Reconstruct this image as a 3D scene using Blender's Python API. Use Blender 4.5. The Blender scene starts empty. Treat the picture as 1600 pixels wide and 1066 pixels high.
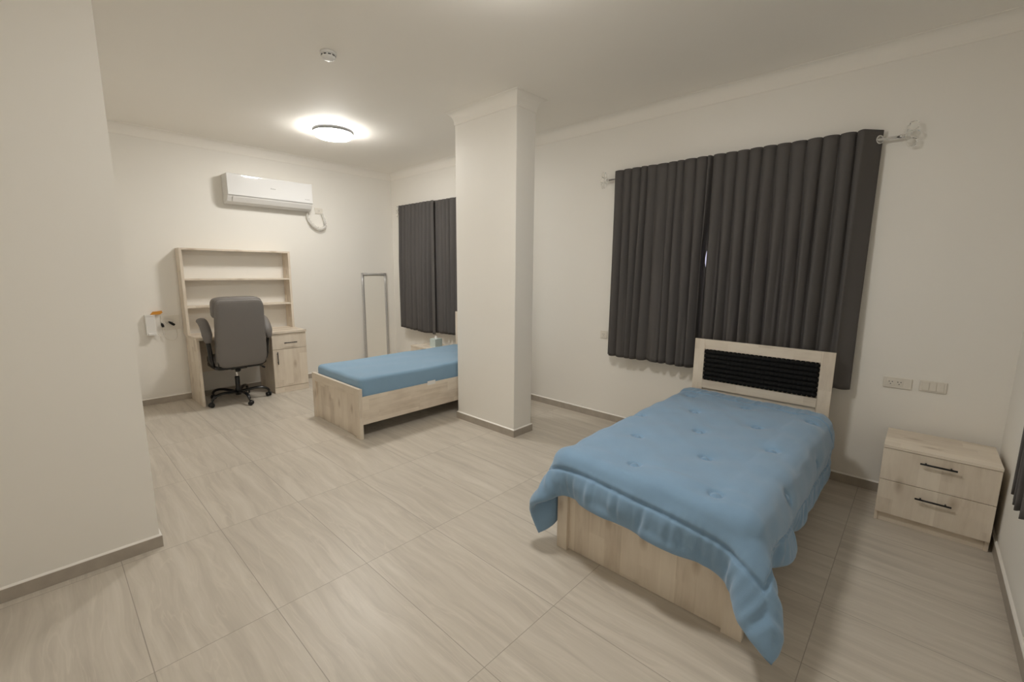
import bpy, bmesh, math, random
import numpy as np
from mathutils import Matrix, Vector

random.seed(7)
scene = bpy.context.scene
COL = scene.collection
PI = math.pi

# ------------------------------------------------------------------ camera
CX, CY, CZ = 6.3074, -3.9680, 1.545
YAW, PITCH, ROLL, FPX = 0.7486, -0.1579, 0.0088, 688.16
cy_, sy_ = math.cos(YAW), math.sin(YAW)
Fv = Vector((-sy_ * math.cos(PITCH), cy_ * math.cos(PITCH), math.sin(PITCH)))
R0 = Vector((cy_, sy_, 0)); U0 = R0.cross(Fv)
c_, s_ = math.cos(ROLL), math.sin(ROLL)
Rv = R0 * c_ + U0 * s_; Uv = U0 * c_ - R0 * s_
cam = bpy.data.cameras.new('camera'); cam.sensor_width = 36.0; cam.lens = FPX * 36.0 / 1600.0
cam.clip_start = 0.02; cam.clip_end = 100
camo = bpy.data.objects.new('camera', cam); COL.objects.link(camo)
M = Matrix.Identity(4)
for i in range(3):
    M[i][0], M[i][1], M[i][2] = Rv[i], Uv[i], -Fv[i]
M[0][3], M[1][3], M[2][3] = CX, CY, CZ
camo.matrix_world = M
scene.camera = camo

# ------------------------------------------------------------------ world, exposure, lamp strengths
w = bpy.data.worlds.new('world'); scene.world = w; w.use_nodes = True
bg = w.node_tree.nodes['Background']; bg.inputs[0].default_value = (0.80, 0.78, 1.0, 1); bg.inputs[1].default_value = 0.9
scene.view_settings.view_transform = 'Standard'; scene.view_settings.look = 'None'
scene.view_settings.gamma = 1.0; scene.view_settings.use_curve_mapping = False
scene.view_settings.exposure = 0.11
LAMP_FAR, LAMP_NEAR = 89.0, 77.0          # emission of the two ceiling lamps
LAMP_COLOR = (1.0, 0.97, 0.915)
scene.cycles.use_denoising = True
scene.cycles.max_bounces = 12; scene.cycles.diffuse_bounces = 8
scene.cycles.sample_clamp_indirect = 12.0

# ------------------------------------------------------------------ materials
def new_mat(name):
    m = bpy.data.materials.new(name); m.use_nodes = True
    nt = m.node_tree; return m, nt, nt.nodes['Principled BSDF']

def N(nt, t, **kw):
    n = nt.nodes.new(t)
    for k, v in kw.items():
        if k.startswith('_'): setattr(n, k[1:], v)
        else: n.inputs[k.replace('__', ' ')].default_value = v
    return n

def L(nt, a, b): nt.links.new(a, b)

def math_node(nt, op, a, b=None, c=None):
    n = nt.nodes.new('ShaderNodeMath'); n.operation = op
    for i, v in enumerate((a, b, c)):
        if v is None: continue
        if hasattr(v, 'is_output'): L(nt, v, n.inputs[i])
        else: n.inputs[i].default_value = v
    return n.outputs[0]

def plain(name, col, rough=0.5, metal=0.0, noise=0.0, nscale=30, bump=0.0, **extra):
    m, nt, p = new_mat(name)
    p.inputs['Roughness'].default_value = rough; p.inputs['Metallic'].default_value = metal
    p.inputs['Base Color'].default_value = (*col, 1)
    for k, v in extra.items(): p.inputs[k.replace('__', ' ')].default_value = v
    tc = N(nt, 'ShaderNodeTexCoord')
    nz = N(nt, 'ShaderNodeTexNoise', Scale=nscale, Detail=4.0); L(nt, tc.outputs['Object'], nz.inputs['Vector'])
    if noise > 0:
        mx = N(nt, 'ShaderNodeMixRGB', Color1=(*[c * (1 - noise) for c in col], 1), Color2=(*[min(1, c * (1 + noise)) for c in col], 1))
        L(nt, nz.outputs[0], mx.inputs[0]); L(nt, mx.outputs[0], p.inputs['Base Color'])
    if bump > 0:
        b = N(nt, 'ShaderNodeBump', Strength=0.5, Distance=bump); L(nt, nz.outputs[0], b.inputs['Height']); L(nt, b.outputs[0], p.inputs['Normal'])
    return m

def wood(name, grain, tone=1.0, stave=0.095, knots=True, rough=0.42):
    """pale oak laminate; grain = axis letter along the boards"""
    m, nt, p = new_mat(name)
    tc = N(nt, 'ShaderNodeTexCoord'); sp = N(nt, 'ShaderNodeSeparateXYZ'); L(nt, tc.outputs['Object'], sp.inputs[0])
    x, y, z = sp.outputs
    if grain == 'Z': al, ac = z, math_node(nt, 'ADD', x, y)
    elif grain == 'X': al, ac = x, math_node(nt, 'ADD', y, z)
    else: al, ac = y, math_node(nt, 'ADD', x, z)
    # staves with random tone
    a = math_node(nt, 'DIVIDE', ac, stave); ai = math_node(nt, 'FLOOR', a)
    wn1 = N(nt, 'ShaderNodeTexWhiteNoise', _noise_dimensions='1D'); L(nt, ai, wn1.inputs['W'])
    b = math_node(nt, 'FLOOR', math_node(nt, 'ADD', math_node(nt, 'DIVIDE', al, 0.46), math_node(nt, 'MULTIPLY', wn1.outputs[0], 3.0)))
    cv = N(nt, 'ShaderNodeCombineXYZ'); L(nt, ai, cv.inputs[0]); L(nt, b, cv.inputs[1])
    wn = N(nt, 'ShaderNodeTexWhiteNoise', _noise_dimensions='2D'); L(nt, cv.outputs[0], wn.inputs['Vector'])
    # streaks along the grain
    gv = N(nt, 'ShaderNodeCombineXYZ')
    L(nt, math_node(nt, 'MULTIPLY', al, 3.0), gv.inputs[0]); L(nt, math_node(nt, 'MULTIPLY', ac, 26.0), gv.inputs[1]); L(nt, math_node(nt, 'MULTIPLY', wn.outputs[0], 9.0), gv.inputs[2])
    g = N(nt, 'ShaderNodeTexNoise', Scale=1.0, Detail=5.0, Roughness=0.6, Distortion=0.6); L(nt, gv.outputs[0], g.inputs['Vector'])
    gb = N(nt, 'ShaderNodeTexNoise', Scale=6.0, Detail=2.0); L(nt, tc.outputs['Object'], gb.inputs['Vector'])
    f = math_node(nt, 'ADD', math_node(nt, 'MULTIPLY', wn.outputs[0], 0.30), math_node(nt, 'MULTIPLY', g.outputs[0], 0.50))
    f = math_node(nt, 'ADD', f, math_node(nt, 'MULTIPLY', gb.outputs[0], 0.30))
    cr = N(nt, 'ShaderNodeValToRGB'); e = cr.color_ramp.elements
    e[0].position = 0.22; e[0].color = (0.50 * tone, 0.415 * tone, 0.325 * tone, 1)
    e[1].position = 0.80; e[1].color = (0.81 * tone, 0.73 * tone, 0.62 * tone, 1)
    mid = cr.color_ramp.elements.new(0.5); mid.color = (0.70 * tone, 0.615 * tone, 0.51 * tone, 1)
    L(nt, f, cr.inputs[0])
    out = cr.outputs[0]
    if knots:
        kv = N(nt, 'ShaderNodeCombineXYZ'); L(nt, math_node(nt, 'MULTIPLY', al, 2.6), kv.inputs[0]); L(nt, math_node(nt, 'MULTIPLY', ac, 6.0), kv.inputs[1])
        vo = N(nt, 'ShaderNodeTexVoronoi', Scale=1.0, _voronoi_dimensions='2D'); L(nt, kv.outputs[0], vo.inputs['Vector'])
        k = math_node(nt, 'SUBTRACT', 1.0, math_node(nt, 'DIVIDE', vo.outputs['Distance'], 0.17)); k = math_node(nt, 'MAXIMUM', k, 0.0)
        sp2 = N(nt, 'ShaderNodeSeparateColor'); L(nt, vo.outputs['Color'], sp2.inputs[0])
        k = math_node(nt, 'MULTIPLY', k, math_node(nt, 'GREATER_THAN', sp2.outputs[0], 0.55))
        k = math_node(nt, 'MULTIPLY', k, 0.75)
        mx = N(nt, 'ShaderNodeMixRGB', Color2=(0.40 * tone, 0.31 * tone, 0.22 * tone, 1)); L(nt, k, mx.inputs[0]); L(nt, out, mx.inputs[1]); out = mx.outputs[0]
    L(nt, out, p.inputs['Base Color']); p.inputs['Roughness'].default_value = rough
    bp = N(nt, 'ShaderNodeBump', Strength=0.15, Distance=0.001); L(nt, g.outputs[0], bp.inputs['Height']); L(nt, bp.outputs[0], p.inputs['Normal'])
    return m

def floor_mat():
    m, nt, p = new_mat('floor_tiles')
    tc = N(nt, 'ShaderNodeTexCoord'); sp = N(nt, 'ShaderNodeSeparateXYZ'); L(nt, tc.outputs['Object'], sp.inputs[0])
    TX, TY, X0, Y0 = 0.9085, 0.4455, 4.298, -2.927
    u = math_node(nt, 'DIVIDE', math_node(nt, 'SUBTRACT', sp.outputs[0], X0), TX); v = math_node(nt, 'DIVIDE', math_node(nt, 'SUBTRACT', sp.outputs[1], Y0), TY)
    ui, vi = math_node(nt, 'FLOOR', u), math_node(nt, 'FLOOR', v)
    uf, vf = math_node(nt, 'SUBTRACT', u, ui), math_node(nt, 'SUBTRACT', v, vi)
    def edge(f, size):
        d = math_node(nt, 'MINIMUM', f, math_node(nt, 'SUBTRACT', 1.0, f)); return math_node(nt, 'LESS_THAN', math_node(nt, 'MULTIPLY', d, size), 0.0017)
    gr = math_node(nt, 'MAXIMUM', edge(uf, TX), edge(vf, TY))
    cv = N(nt, 'ShaderNodeCombineXYZ'); L(nt, ui, cv.inputs[0]); L(nt, vi, cv.inputs[1])
    wn = N(nt, 'ShaderNodeTexWhiteNoise', _noise_dimensions='2D'); L(nt, cv.outputs[0], wn.inputs['Vector'])
    # streaks run along X, slightly wavy, offset per tile
    wv = N(nt, 'ShaderNodeTexNoise', Scale=1.6, Detail=2.0); L(nt, tc.outputs['Object'], wv.inputs['Vector'])
    yy = math_node(nt, 'ADD', sp.outputs[1], math_node(nt, 'MULTIPLY', wv.outputs[0], 0.09))
    gv = N(nt, 'ShaderNodeCombineXYZ')
    L(nt, math_node(nt, 'ADD', math_node(nt, 'MULTIPLY', sp.outputs[0], 1.3), math_node(nt, 'MULTIPLY', wn.outputs[0], 7.0)), gv.inputs[0])
    L(nt, math_node(nt, 'MULTIPLY', yy, 17.0), gv.inputs[1]); L(nt, math_node(nt, 'MULTIPLY', wn.outputs[0], 13.0), gv.inputs[2])
    g = N(nt, 'ShaderNodeTexNoise', Scale=1.0, Detail=6.0, Roughness=0.62, Distortion=0.5); L(nt, gv.outputs[0], g.inputs['Vector'])
    cr = N(nt, 'ShaderNodeValToRGB'); e = cr.color_ramp.elements
    e[0].position = 0.30; e[0].color = (0.47, 0.425, 0.365, 1)
    e[1].position = 0.74; e[1].color = (0.63, 0.58, 0.51, 1)
    mid = e.new(0.5); mid.color = (0.55, 0.50, 0.43, 1)
    L(nt, g.outputs[0], cr.inputs[0])
    # thin pale veins
    gv2 = N(nt, 'ShaderNodeCombineXYZ')
    L(nt, math_node(nt, 'ADD', math_node(nt, 'MULTIPLY', sp.outputs[0], 1.0), math_node(nt, 'MULTIPLY', wn.outputs[0], 23.0)), gv2.inputs[0]); L(nt, math_node(nt, 'MULTIPLY', yy, 11.0), gv2.inputs[1])
    g2 = N(nt, 'ShaderNodeTexNoise', Scale=1.0, Detail=3.0, Distortion=1.0); L(nt, gv2.outputs[0], g2.inputs['Vector'])
    vn = math_node(nt, 'ABSOLUTE', math_node(nt, 'SUBTRACT', g2.outputs[0], 0.5)); vn = math_node(nt, 'MAXIMUM', math_node(nt, 'SUBTRACT', 1.0, math_node(nt, 'MULTIPLY', vn, 45.0)), 0.0)
    mv = N(nt, 'ShaderNodeMixRGB', Color2=(0.66, 0.60, 0.52, 1)); L(nt, math_node(nt, 'MULTIPLY', vn, 0.35), mv.inputs[0]); L(nt, cr.outputs[0], mv.inputs[1])
    mg = N(nt, 'ShaderNodeMixRGB', Color2=(0.27, 0.235, 0.195, 1)); L(nt, math_node(nt, 'MULTIPLY', gr, 0.75), mg.inputs[0]); L(nt, mv.outputs[0], mg.inputs[1])
    L(nt, mg.outputs[0], p.inputs['Base Color']); p.inputs['Roughness'].default_value = 0.38
    p.inputs['Specular IOR Level'].default_value = 0.4
    bp = N(nt, 'ShaderNodeBump', Strength=0.3, Distance=0.001); L(nt, math_node(nt, 'SUBTRACT', g.outputs[0], gr), bp.inputs['Height']); L(nt, bp.outputs[0], p.inputs['Normal'])
    return m

def emit(name, col, strength):
    m, nt, p = new_mat(name)
    p.inputs['Base Color'].default_value = (0.9, 0.9, 0.88, 1)
    p.inputs['Emission Color'].default_value = (*col, 1); p.inputs['Emission Strength'].default_value = strength
    return m

def fabric(name, col, scale=900, sheen=0.0, rough=0.9, noise=0.12, trans=0.0, big=0.0, bump=0.0006):
    m, nt, p = new_mat(name)
    tc = N(nt, 'ShaderNodeTexCoord')
    nz = N(nt, 'ShaderNodeTexNoise', Scale=scale, Detail=2.0); L(nt, tc.outputs['Object'], nz.inputs['Vector'])
    nb = N(nt, 'ShaderNodeTexNoise', Scale=9.0, Detail=3.0); L(nt, tc.outputs['Object'], nb.inputs['Vector'])
    f = math_node(nt, 'ADD', math_node(nt, 'MULTIPLY', nz.outputs[0], 1.0 - big), math_node(nt, 'MULTIPLY', nb.outputs[0], big))
    mx = N(nt, 'ShaderNodeMixRGB', Color1=(*[c * (1 - noise) for c in col], 1), Color2=(*[min(1, c * (1 + noise)) for c in col], 1))
    L(nt, f, mx.inputs[0]); L(nt, mx.outputs[0], p.inputs['Base Color'])
    p.inputs['Roughness'].default_value = rough; p.inputs['Specular IOR Level'].default_value = 0.15
    if sheen: p.inputs['Sheen Weight'].default_value = sheen; p.inputs['Sheen Roughness'].default_value = 0.5
    bp = N(nt, 'ShaderNodeBump', Strength=0.4, Distance=bump); L(nt, nz.outputs[0], bp.inputs['Height']); L(nt, bp.outputs[0], p.inputs['Normal'])
    if trans:
        tr = N(nt, 'ShaderNodeBsdfTranslucent'); tr.inputs[0].default_value = (0.5, 0.36, 0.36, 1); L(nt, bp.outputs[0], tr.inputs['Normal'])
        ms = N(nt, 'ShaderNodeMixShader'); ms.inputs[0].default_value = trans
        L(nt, p.outputs[0], ms.inputs[1]); L(nt, tr.outputs[0], ms.inputs[2]); L(nt, ms.outputs[0], nt.nodes['Material Output'].inputs[0])
    return m

def glass(name, col=(1, 1, 1), rough=0.0, ior=1.45):
    m, nt, p = new_mat(name)
    p.inputs['Base Color'].default_value = (*col, 1); p.inputs['Transmission Weight'].default_value = 1.0
    p.inputs['Roughness'].default_value = rough; p.inputs['IOR'].default_value = ior
    return m

MW = plain('wall_paint', (0.84, 0.815, 0.765), rough=0.5, noise=0.012, nscale=3, bump=0.0)
MCEIL = plain('ceiling_paint', (0.92, 0.89, 0.835), rough=0.7, noise=0.01, nscale=3)
MCORN = plain('cornice_plaster', (0.87, 0.84, 0.785), rough=0.65, noise=0.01)
MFLOOR = floor_mat()
MBASE = plain('baseboard_tile', (0.40, 0.355, 0.30), rough=0.4, noise=0.2, nscale=14)
MBEAD = plain('white_sealant', (0.85, 0.82, 0.77), rough=0.4)
WYS = wood('oak_glossy_top', 'Y', rough=0.16)
WZ, WX, WY = wood('oak_upright_grain', 'Z'), wood('oak_long_grain_x', 'X'), wood('oak_long_grain_y', 'Y')
MBLACK = plain('black_metal', (0.012, 0.012, 0.013), rough=0.35, metal=0.3)
MBLACKG = plain('black_gloss_plastic', (0.010, 0.010, 0.011), rough=0.18)
MCHROME = plain('chrome', (0.75, 0.75, 0.75), rough=0.12, metal=1.0)
MSILVER = plain('silver_frame', (0.52, 0.51, 0.50), rough=0.38, metal=0.45, noise=0.15, nscale=60)
MMIRROR = plain('pale_matt_glass', (0.86, 0.83, 0.76), rough=0.45)  # one even pale matt colour over the glass, shows no mirror image
MCURT = fabric('charcoal_curtain_fabric', (0.115, 0.108, 0.104), scale=700, noise=0.22, trans=0.10, rough=0.85)
MDUVET = fabric('blue_plush', (0.215, 0.345, 0.500), scale=420, sheen=0.35, noise=0.10, big=0.55, bump=0.0012)
MSHEET = fabric('blue_fitted_sheet', (0.225, 0.36, 0.50), scale=420, sheen=0.25, noise=0.08, big=0.5)
MTUFT = fabric('black_plush', (0.010, 0.010, 0.010), scale=500, noise=0.5, rough=0.8)
MCHAIR = plain('grey_leatherette', (0.165, 0.152, 0.142), rough=0.5, noise=0.06, nscale=160, bump=0.0004)
MPLAST = plain('white_plastic', (0.78, 0.77, 0.75), rough=0.35)
MPLATE = plain('ivory_plate_plastic', (0.74, 0.70, 0.63), rough=0.4)
MACG = plain('air_conditioner_gloss_white', (0.80, 0.80, 0.80), rough=0.04, Coat__Weight=1.0, Coat__Roughness=0.02)
MACM = plain('air_conditioner_matt_white', (0.74, 0.73, 0.71), rough=0.4)
MGREY = plain('grey_print', (0.22, 0.22, 0.22), rough=0.5)
MDARK = plain('dark_slot', (0.05, 0.05, 0.05), rough=0.6)
MRING = plain('grey_lamp_ring', (0.17, 0.17, 0.165), rough=0.35)
MORANGE = plain('orange_card', (0.62, 0.27, 0.03), rough=0.6)
MTEAL = plain('pale_teal_card', (0.52, 0.60, 0.58), rough=0.6, noise=0.1, nscale=40)
MPAPER = plain('white_paper', (0.80, 0.79, 0.77), rough=0.8)
MCRYSTAL = glass('clear_crystal', (0.99, 0.99, 0.98), 0.0, 1.22)
MPLASTIC_CLEAR = plain('clear_plastic_sleeve', (0.86, 0.84, 0.80), rough=0.12, Alpha=0.42)
MPANE = glass('window_glass', (1, 1, 1), 0.0, 1.05)
MALU = plain('white_aluminium', (0.7, 0.7, 0.7), rough=0.4)

# ------------------------------------------------------------------ mesh helpers (world coordinates in, local out)
class MB:
    def __init__(s): s.bm = bmesh.new()
    def box(s, x0, x1, y0, y1, z0, z1, bev=0.0, seg=2, mi=0):
        r = bmesh.ops.create_cube(s.bm, size=1.0); vs = r['verts']
        for v in vs:
            v.co = Vector((x0 + (v.co.x + .5) * (x1 - x0), y0 + (v.co.y + .5) * (y1 - y0), z0 + (v.co.z + .5) * (z1 - z0)))
        fs = {f for v in vs for f in v.link_faces}
        for f in fs: f.material_index = mi
        if bev > 0:
            es = list({e for v in vs for e in v.link_edges})
            bmesh.ops.bevel(s.bm, geom=es, offset=bev, segments=seg, affect='EDGES', profile=0.5)
        return s
    def tube(s, pts, rad, n=10, ry=None, cap=True, mi=0, up=Vector((0, 0, 1))):
        """sweep an ellipse (rad sideways, ry along up) along pts; rad may be a list"""
        pts = [Vector(p) for p in pts]; rings = []
        for i, p in enumerate(pts):
            t = (pts[min(i + 1, len(pts) - 1)] - pts[max(i - 1, 0)]).normalized()
            a = t.cross(up)
            if a.length < 1e-4: a = t.cross(Vector((0, 1, 0)))
            a.normalize(); b = a.cross(t).normalized()
            r = rad[i] if isinstance(rad, (list, tuple)) else rad
            q = r if ry is None else (ry[i] if isinstance(ry, (list, tuple)) else ry)
            rings.append([s.bm.verts.new(p + a * math.cos(2 * PI * k / n) * r + b * math.sin(2 * PI * k / n) * q) for k in range(n)])
        for i in range(len(rings) - 1):
            for k in range(n):
                f = s.bm.faces.new((rings[i][k], rings[i][(k + 1) % n], rings[i + 1][(k + 1) % n], rings[i + 1][k])); f.material_index = mi; f.smooth = True
        if cap:
            s.bm.faces.new(rings[0][::-1]).material_index = mi; s.bm.faces.new(rings[-1]).material_index = mi
        return s
    def lathe(s, prof, loc=(0, 0, 0), n=32, axis='Z', mi=0, smooth=True):
        rings = []
        for r, h in prof:
            ring = []
            for k in range(n):
                a = 2 * PI * k / n; c, d = r * math.cos(a), r * math.sin(a)
                p = {'Z': (c, d, h), 'X': (h, c, d), 'Y': (d, h, c)}[axis]
                ring.append(s.bm.verts.new(Vector(p) + Vector(loc)))
            rings.append(ring)
        for i in range(len(rings) - 1):
            for k in range(n):
                f = s.bm.faces.new((rings[i][k], rings[i][(k + 1) % n], rings[i + 1][(k + 1) % n], rings[i + 1][k])); f.material_index = mi; f.smooth = smooth
        if prof[0][0] > 1e-6: s.bm.faces.new(rings[0][::-1]).material_index = mi
        if prof[-1][0] > 1e-6: s.bm.faces.new(rings[-1]).material_index = mi
        return s
    def prism(s, poly, axis, a0, a1, mi=0):
        """polygon (2d) extruded along axis; 2d coordinates are the other two axes in xyz order"""
        def P(u, v, a): return {'X': (a, u, v), 'Y': (u, a, v), 'Z': (u, v, a)}[axis]
        A = [s.bm.verts.new(P(u, v, a0)) for u, v in poly]; B = [s.bm.verts.new(P(u, v, a1)) for u, v in poly]
        n = len(poly)
        for k in range(n): s.bm.faces.new((A[k], A[(k + 1) % n], B[(k + 1) % n], B[k])).material_index = mi
        s.bm.faces.new(A[::-1]).material_index = mi; s.bm.faces.new(B).material_index = mi
        return s
    def grid(s, P, mi=0, smooth=True, close_u=False):
        """P: (nu, nv, 3) array"""
        nu, nv = P.shape[:2]
        V = [[s.bm.verts.new(P[i, j].tolist()) for j in range(nv)] for i in range(nu)]
        for i in range(nu if close_u else nu - 1):
            for j in range(nv - 1):
                f = s.bm.faces.new((V[i][j], V[(i + 1) % nu][j], V[(i + 1) % nu][j + 1], V[i][j + 1])); f.material_index = mi; f.smooth = smooth
        return V
    def sphere(s, c, r, sx=1, sy=1, sz=1, u=16, v=10, mi=0):
        r_ = bmesh.ops.create_uvsphere(s.bm, u_segments=u, v_segments=v, radius=r)
        for q in r_['verts']:
            q.co = Vector((q.co.x * sx + c[0], q.co.y * sy + c[1], q.co.z * sz + c[2]))
            for f in q.link_faces: f.smooth = True; f.material_index = mi
        return s

ORIG = {}
def build(name, mb, mats, parent=None):
    me = bpy.data.meshes.new(name)
    bmesh.ops.recalc_face_normals(mb.bm, faces=mb.bm.faces[:])
    mb.bm.to_mesh(me); mb.bm.free()
    for m in (mats if isinstance(mats, (list, tuple)) else [mats]): me.materials.append(m)
    o = bpy.data.objects.new(name, me); COL.objects.link(o)
    if parent is not None:
        me.transform(Matrix.Translation(-ORIG[parent.name])); o.parent = parent; ORIG[o.name] = ORIG[parent.name]
    else: ORIG[o.name] = Vector((0, 0, 0))
    return o

def thing(name, label, cat, loc, group=None):
    o = bpy.data.objects.new(name, None); o.empty_display_size = 0.1; COL.objects.link(o)
    o.location = loc; ORIG[o.name] = Vector(loc); tag(o, label, cat, group); return o

def tag(o, label, cat, group=None):
    o['label'] = label; o['category'] = cat
    if group: o['group'] = group
    return o

def solo(name, mb, mats, label, cat, loc=None, group=None):
    """a thing that is one mesh, with its origin at loc"""
    o = build(name, mb, mats)
    if loc is not None:
        o.data.transform(Matrix.Translation(-Vector(loc))); o.location = loc; ORIG[o.name] = Vector(loc)
    return tag(o, label, cat, group)

def struct(name, mb, mats, label, cat):
    o = build(name, mb, mats); o['kind'] = 'structure'; o['label'] = label; o['category'] = cat
    return o

def smooth_by_angle(o, ang=40):
    for p in o.data.polygons: p.use_smooth = True
    try: o.data.set_sharp_from_angle(angle=math.radians(ang))
    except Exception: pass
    return o

# ------------------------------------------------------------------ room
H = 3.02
XR, YB = 6.765, -4.60
XL, YL = 3.331, -3.648                      # near corner of the block on the left
PX0, PX1, PY0, PY1 = 2.834, 3.636, -1.059, -0.812   # pillar
T = 0.16
struct('floor', MB().box(-T, XR + T, YB - T, T, -0.12, 0.0), MFLOOR, 'pale grey-beige streaked stone-look tile floor', 'floor')
struct('ceiling', MB().box(-T, XR + T, YB - T, T, H, H + 0.12), MCEIL, 'plain off-white painted ceiling', 'ceiling')
struct('wall_far', MB().box(-T, 0, YL - T, T, 0, H), MW, 'off-white wall behind the desk and the air conditioner', 'wall')

def wall_with_holes_x(name, y0, y1, xa, xb, holes, label):
    """wall along X; holes = (x0,x1,z0,z1) sorted"""
    mb = MB(); cur = xa
    for hx0, hx1, hz0, hz1 in holes:
        mb.box(cur, hx0, y0, y1, 0, H); mb.box(hx0, hx1, y0, y1, 0, hz0); mb.box(hx0, hx1, y0, y1, hz1, H); cur = hx1
    mb.box(cur, xb, y0, y1, 0, H)
    return struct(name, mb, MW, label, 'wall')
WIN = [(0.62, 1.75, 1.00, 2.18), (4.33, 5.66, 1.00, 2.14)]
wall_with_holes_x('wall_window', 0.0, T, 0.0, XR, WIN, 'off-white wall behind both beds with curtained windows')
struct('wall_right', MB().box(XR, XR + T, YB, T, 0, H), MW, 'off-white wall at the right edge beside the nightstand', 'wall')
struct('wall_back', MB().box(XL, XR + T, YB - T, YB, 0, H), MW, 'off-white wall behind the camera', 'wall')
struct('wall_left', MB().box(XL - T, XL, YB - T, YL, 0, H), MW, 'off-white partition wall filling the left edge', 'wall')
struct('wall_alcove', MB().box(0, XL - T, YL - T, YL, 0, H), MW, 'off-white alcove wall hidden behind the left partition', 'wall')
struct('pillar', MB().box(PX0, PX1, PY0, PY1, 0, H, bev=0.006), MW, 'off-white square pillar standing between the two beds', 'pillar')

def window(idx, x0, x1, z0, z1, along='X'):
    def bx(mb, a0, a1, d0, d1, b0, b1):
        return mb.box(a0, a1, d0, d1, b0, b1) if along == 'X' else mb.box(XR + d0, XR + d1, a0, a1, b0, b1)
    root = bpy.data.objects.new('window_%d' % idx, None); COL.objects.link(root); root['kind'] = 'structure'
    root['label'] = ['', 'window behind the far dark curtains', 'window behind the near dark curtains'][idx]; root['category'] = 'window'
    ORIG[root.name] = Vector((0, 0, 0))
    mb = MB(); f = 0.05
    bx(mb, x0, x1, 0.06, 0.11, z0, z0 + f); bx(mb, x0, x1, 0.06, 0.11, z1 - f, z1)
    bx(mb, x0, x0 + f, 0.06, 0.11, z0 + f, z1 - f); bx(mb, x1 - f, x1, 0.06, 0.11, z0 + f, z1 - f)
    xm = (x0 + x1) / 2; bx(mb, xm - .03, xm + .03, 0.06, 0.11, z0 + f, z1 - f)
    build('window_frame', mb, MALU, root)
    for a, b in ((x0 + f, xm - .03), (xm + .03, x1 - f)):
        mb = MB(); bx(mb, a, b, 0.082, 0.088, z0 + f, z1 - f); build('window_pane', mb, MPANE, root)
window(1, *WIN[0]); window(2, *WIN[1])

def sweep(name, pts, profile, mats, label, cat, closed=False, miters=True, mi_of=None):
    """profile: [(offset to the left of the path, z)] closed polygon, swept along a plan path with mitred corners"""
    P = [Vector((p[0], p[1])) for p in pts]; n = len(P); mb = MB(); rings = []
    for i in range(n):
        dirs = []
        if i > 0 or closed: dirs.append((P[i] - P[i - 1]).normalized())
        if i < n - 1 or closed: dirs.append((P[(i + 1) % n] - P[i]).normalized())
        ns = [Vector((-d.y, d.x)) for d in dirs]
        if len(ns) == 2: m = (ns[0] + ns[1]); m = m / m.dot(ns[0])
        else: m = ns[0]
        rings.append([mb.bm.verts.new((P[i].x + m.x * o, P[i].y + m.y * o, z)) for o, z in profile])
    k = len(profile)
    for i in range(n if closed else n - 1):
        a, b = rings[i], rings[(i + 1) % n]
        for j in range(k):
            f = mb.bm.faces.new((a[j], b[j], b[(j + 1) % k], a[(j + 1) % k]))
            if mi_of: f.material_index = mi_of(j)
    if not closed: mb.bm.faces.new(rings[0][::-1]); mb.bm.faces.new(rings[-1])
    return struct(name, mb, mats, label, cat)

# cornice: a plain cove
cp, cd = 0.072, 0.105
prof = [(0, H - cd), (0.004, H - cd)]
for k in range(0, 11):
    a = k / 10 * PI / 2; prof.append((0.006 + (cp - 0.010) * (1 - math.cos(a)), H - cd + 0.006 + (cd - 0.010) * math.sin(a)))
prof += [(cp, H - 0.003), (cp, H), (0, H)]
room = [(0, 0), (0, YL), (XL, YL), (XL, YB), (XR, YB), (XR, 0)]
sweep('trim_1', room, prof, MCORN, 'white plaster cornice running round the ceiling edge', 'cornice', closed=True)
pil = [(PX0, PY0), (PX0, PY1), (PX1, PY1), (PX1, PY0)]
sweep('trim_2', pil, prof, MCORN, 'white plaster cornice round the top of the pillar', 'cornice', closed=True)
hb = 0.071
bprof = [(0, 0), (0.011, 0), (0.011, hb - 0.005), (0.008, hb), (0, hb + 0.004)]
bmi = lambda j: 1 if j in (2, 3) else 0
def base(side, pts, label, closed=False): sweep('baseboard_' + side, pts, bprof, [MBASE, MBEAD], label, 'baseboard', closed=closed, mi_of=bmi)
base('far', [(0, 0), (0, YL)], 'grey tile baseboard along the far wall under the desk')
base('window', [(XR, 0), (0, 0)], 'grey tile baseboard along the window wall')
base('right', [(XR, YB), (XR, 0)], 'grey tile baseboard along the right wall')
base('left', [(0, YL), (XL, YL), (XL, YB)], 'grey tile baseboard along the left partition')
base('pillar', pil, 'grey tile baseboard round the foot of the pillar', closed=True)

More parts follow.
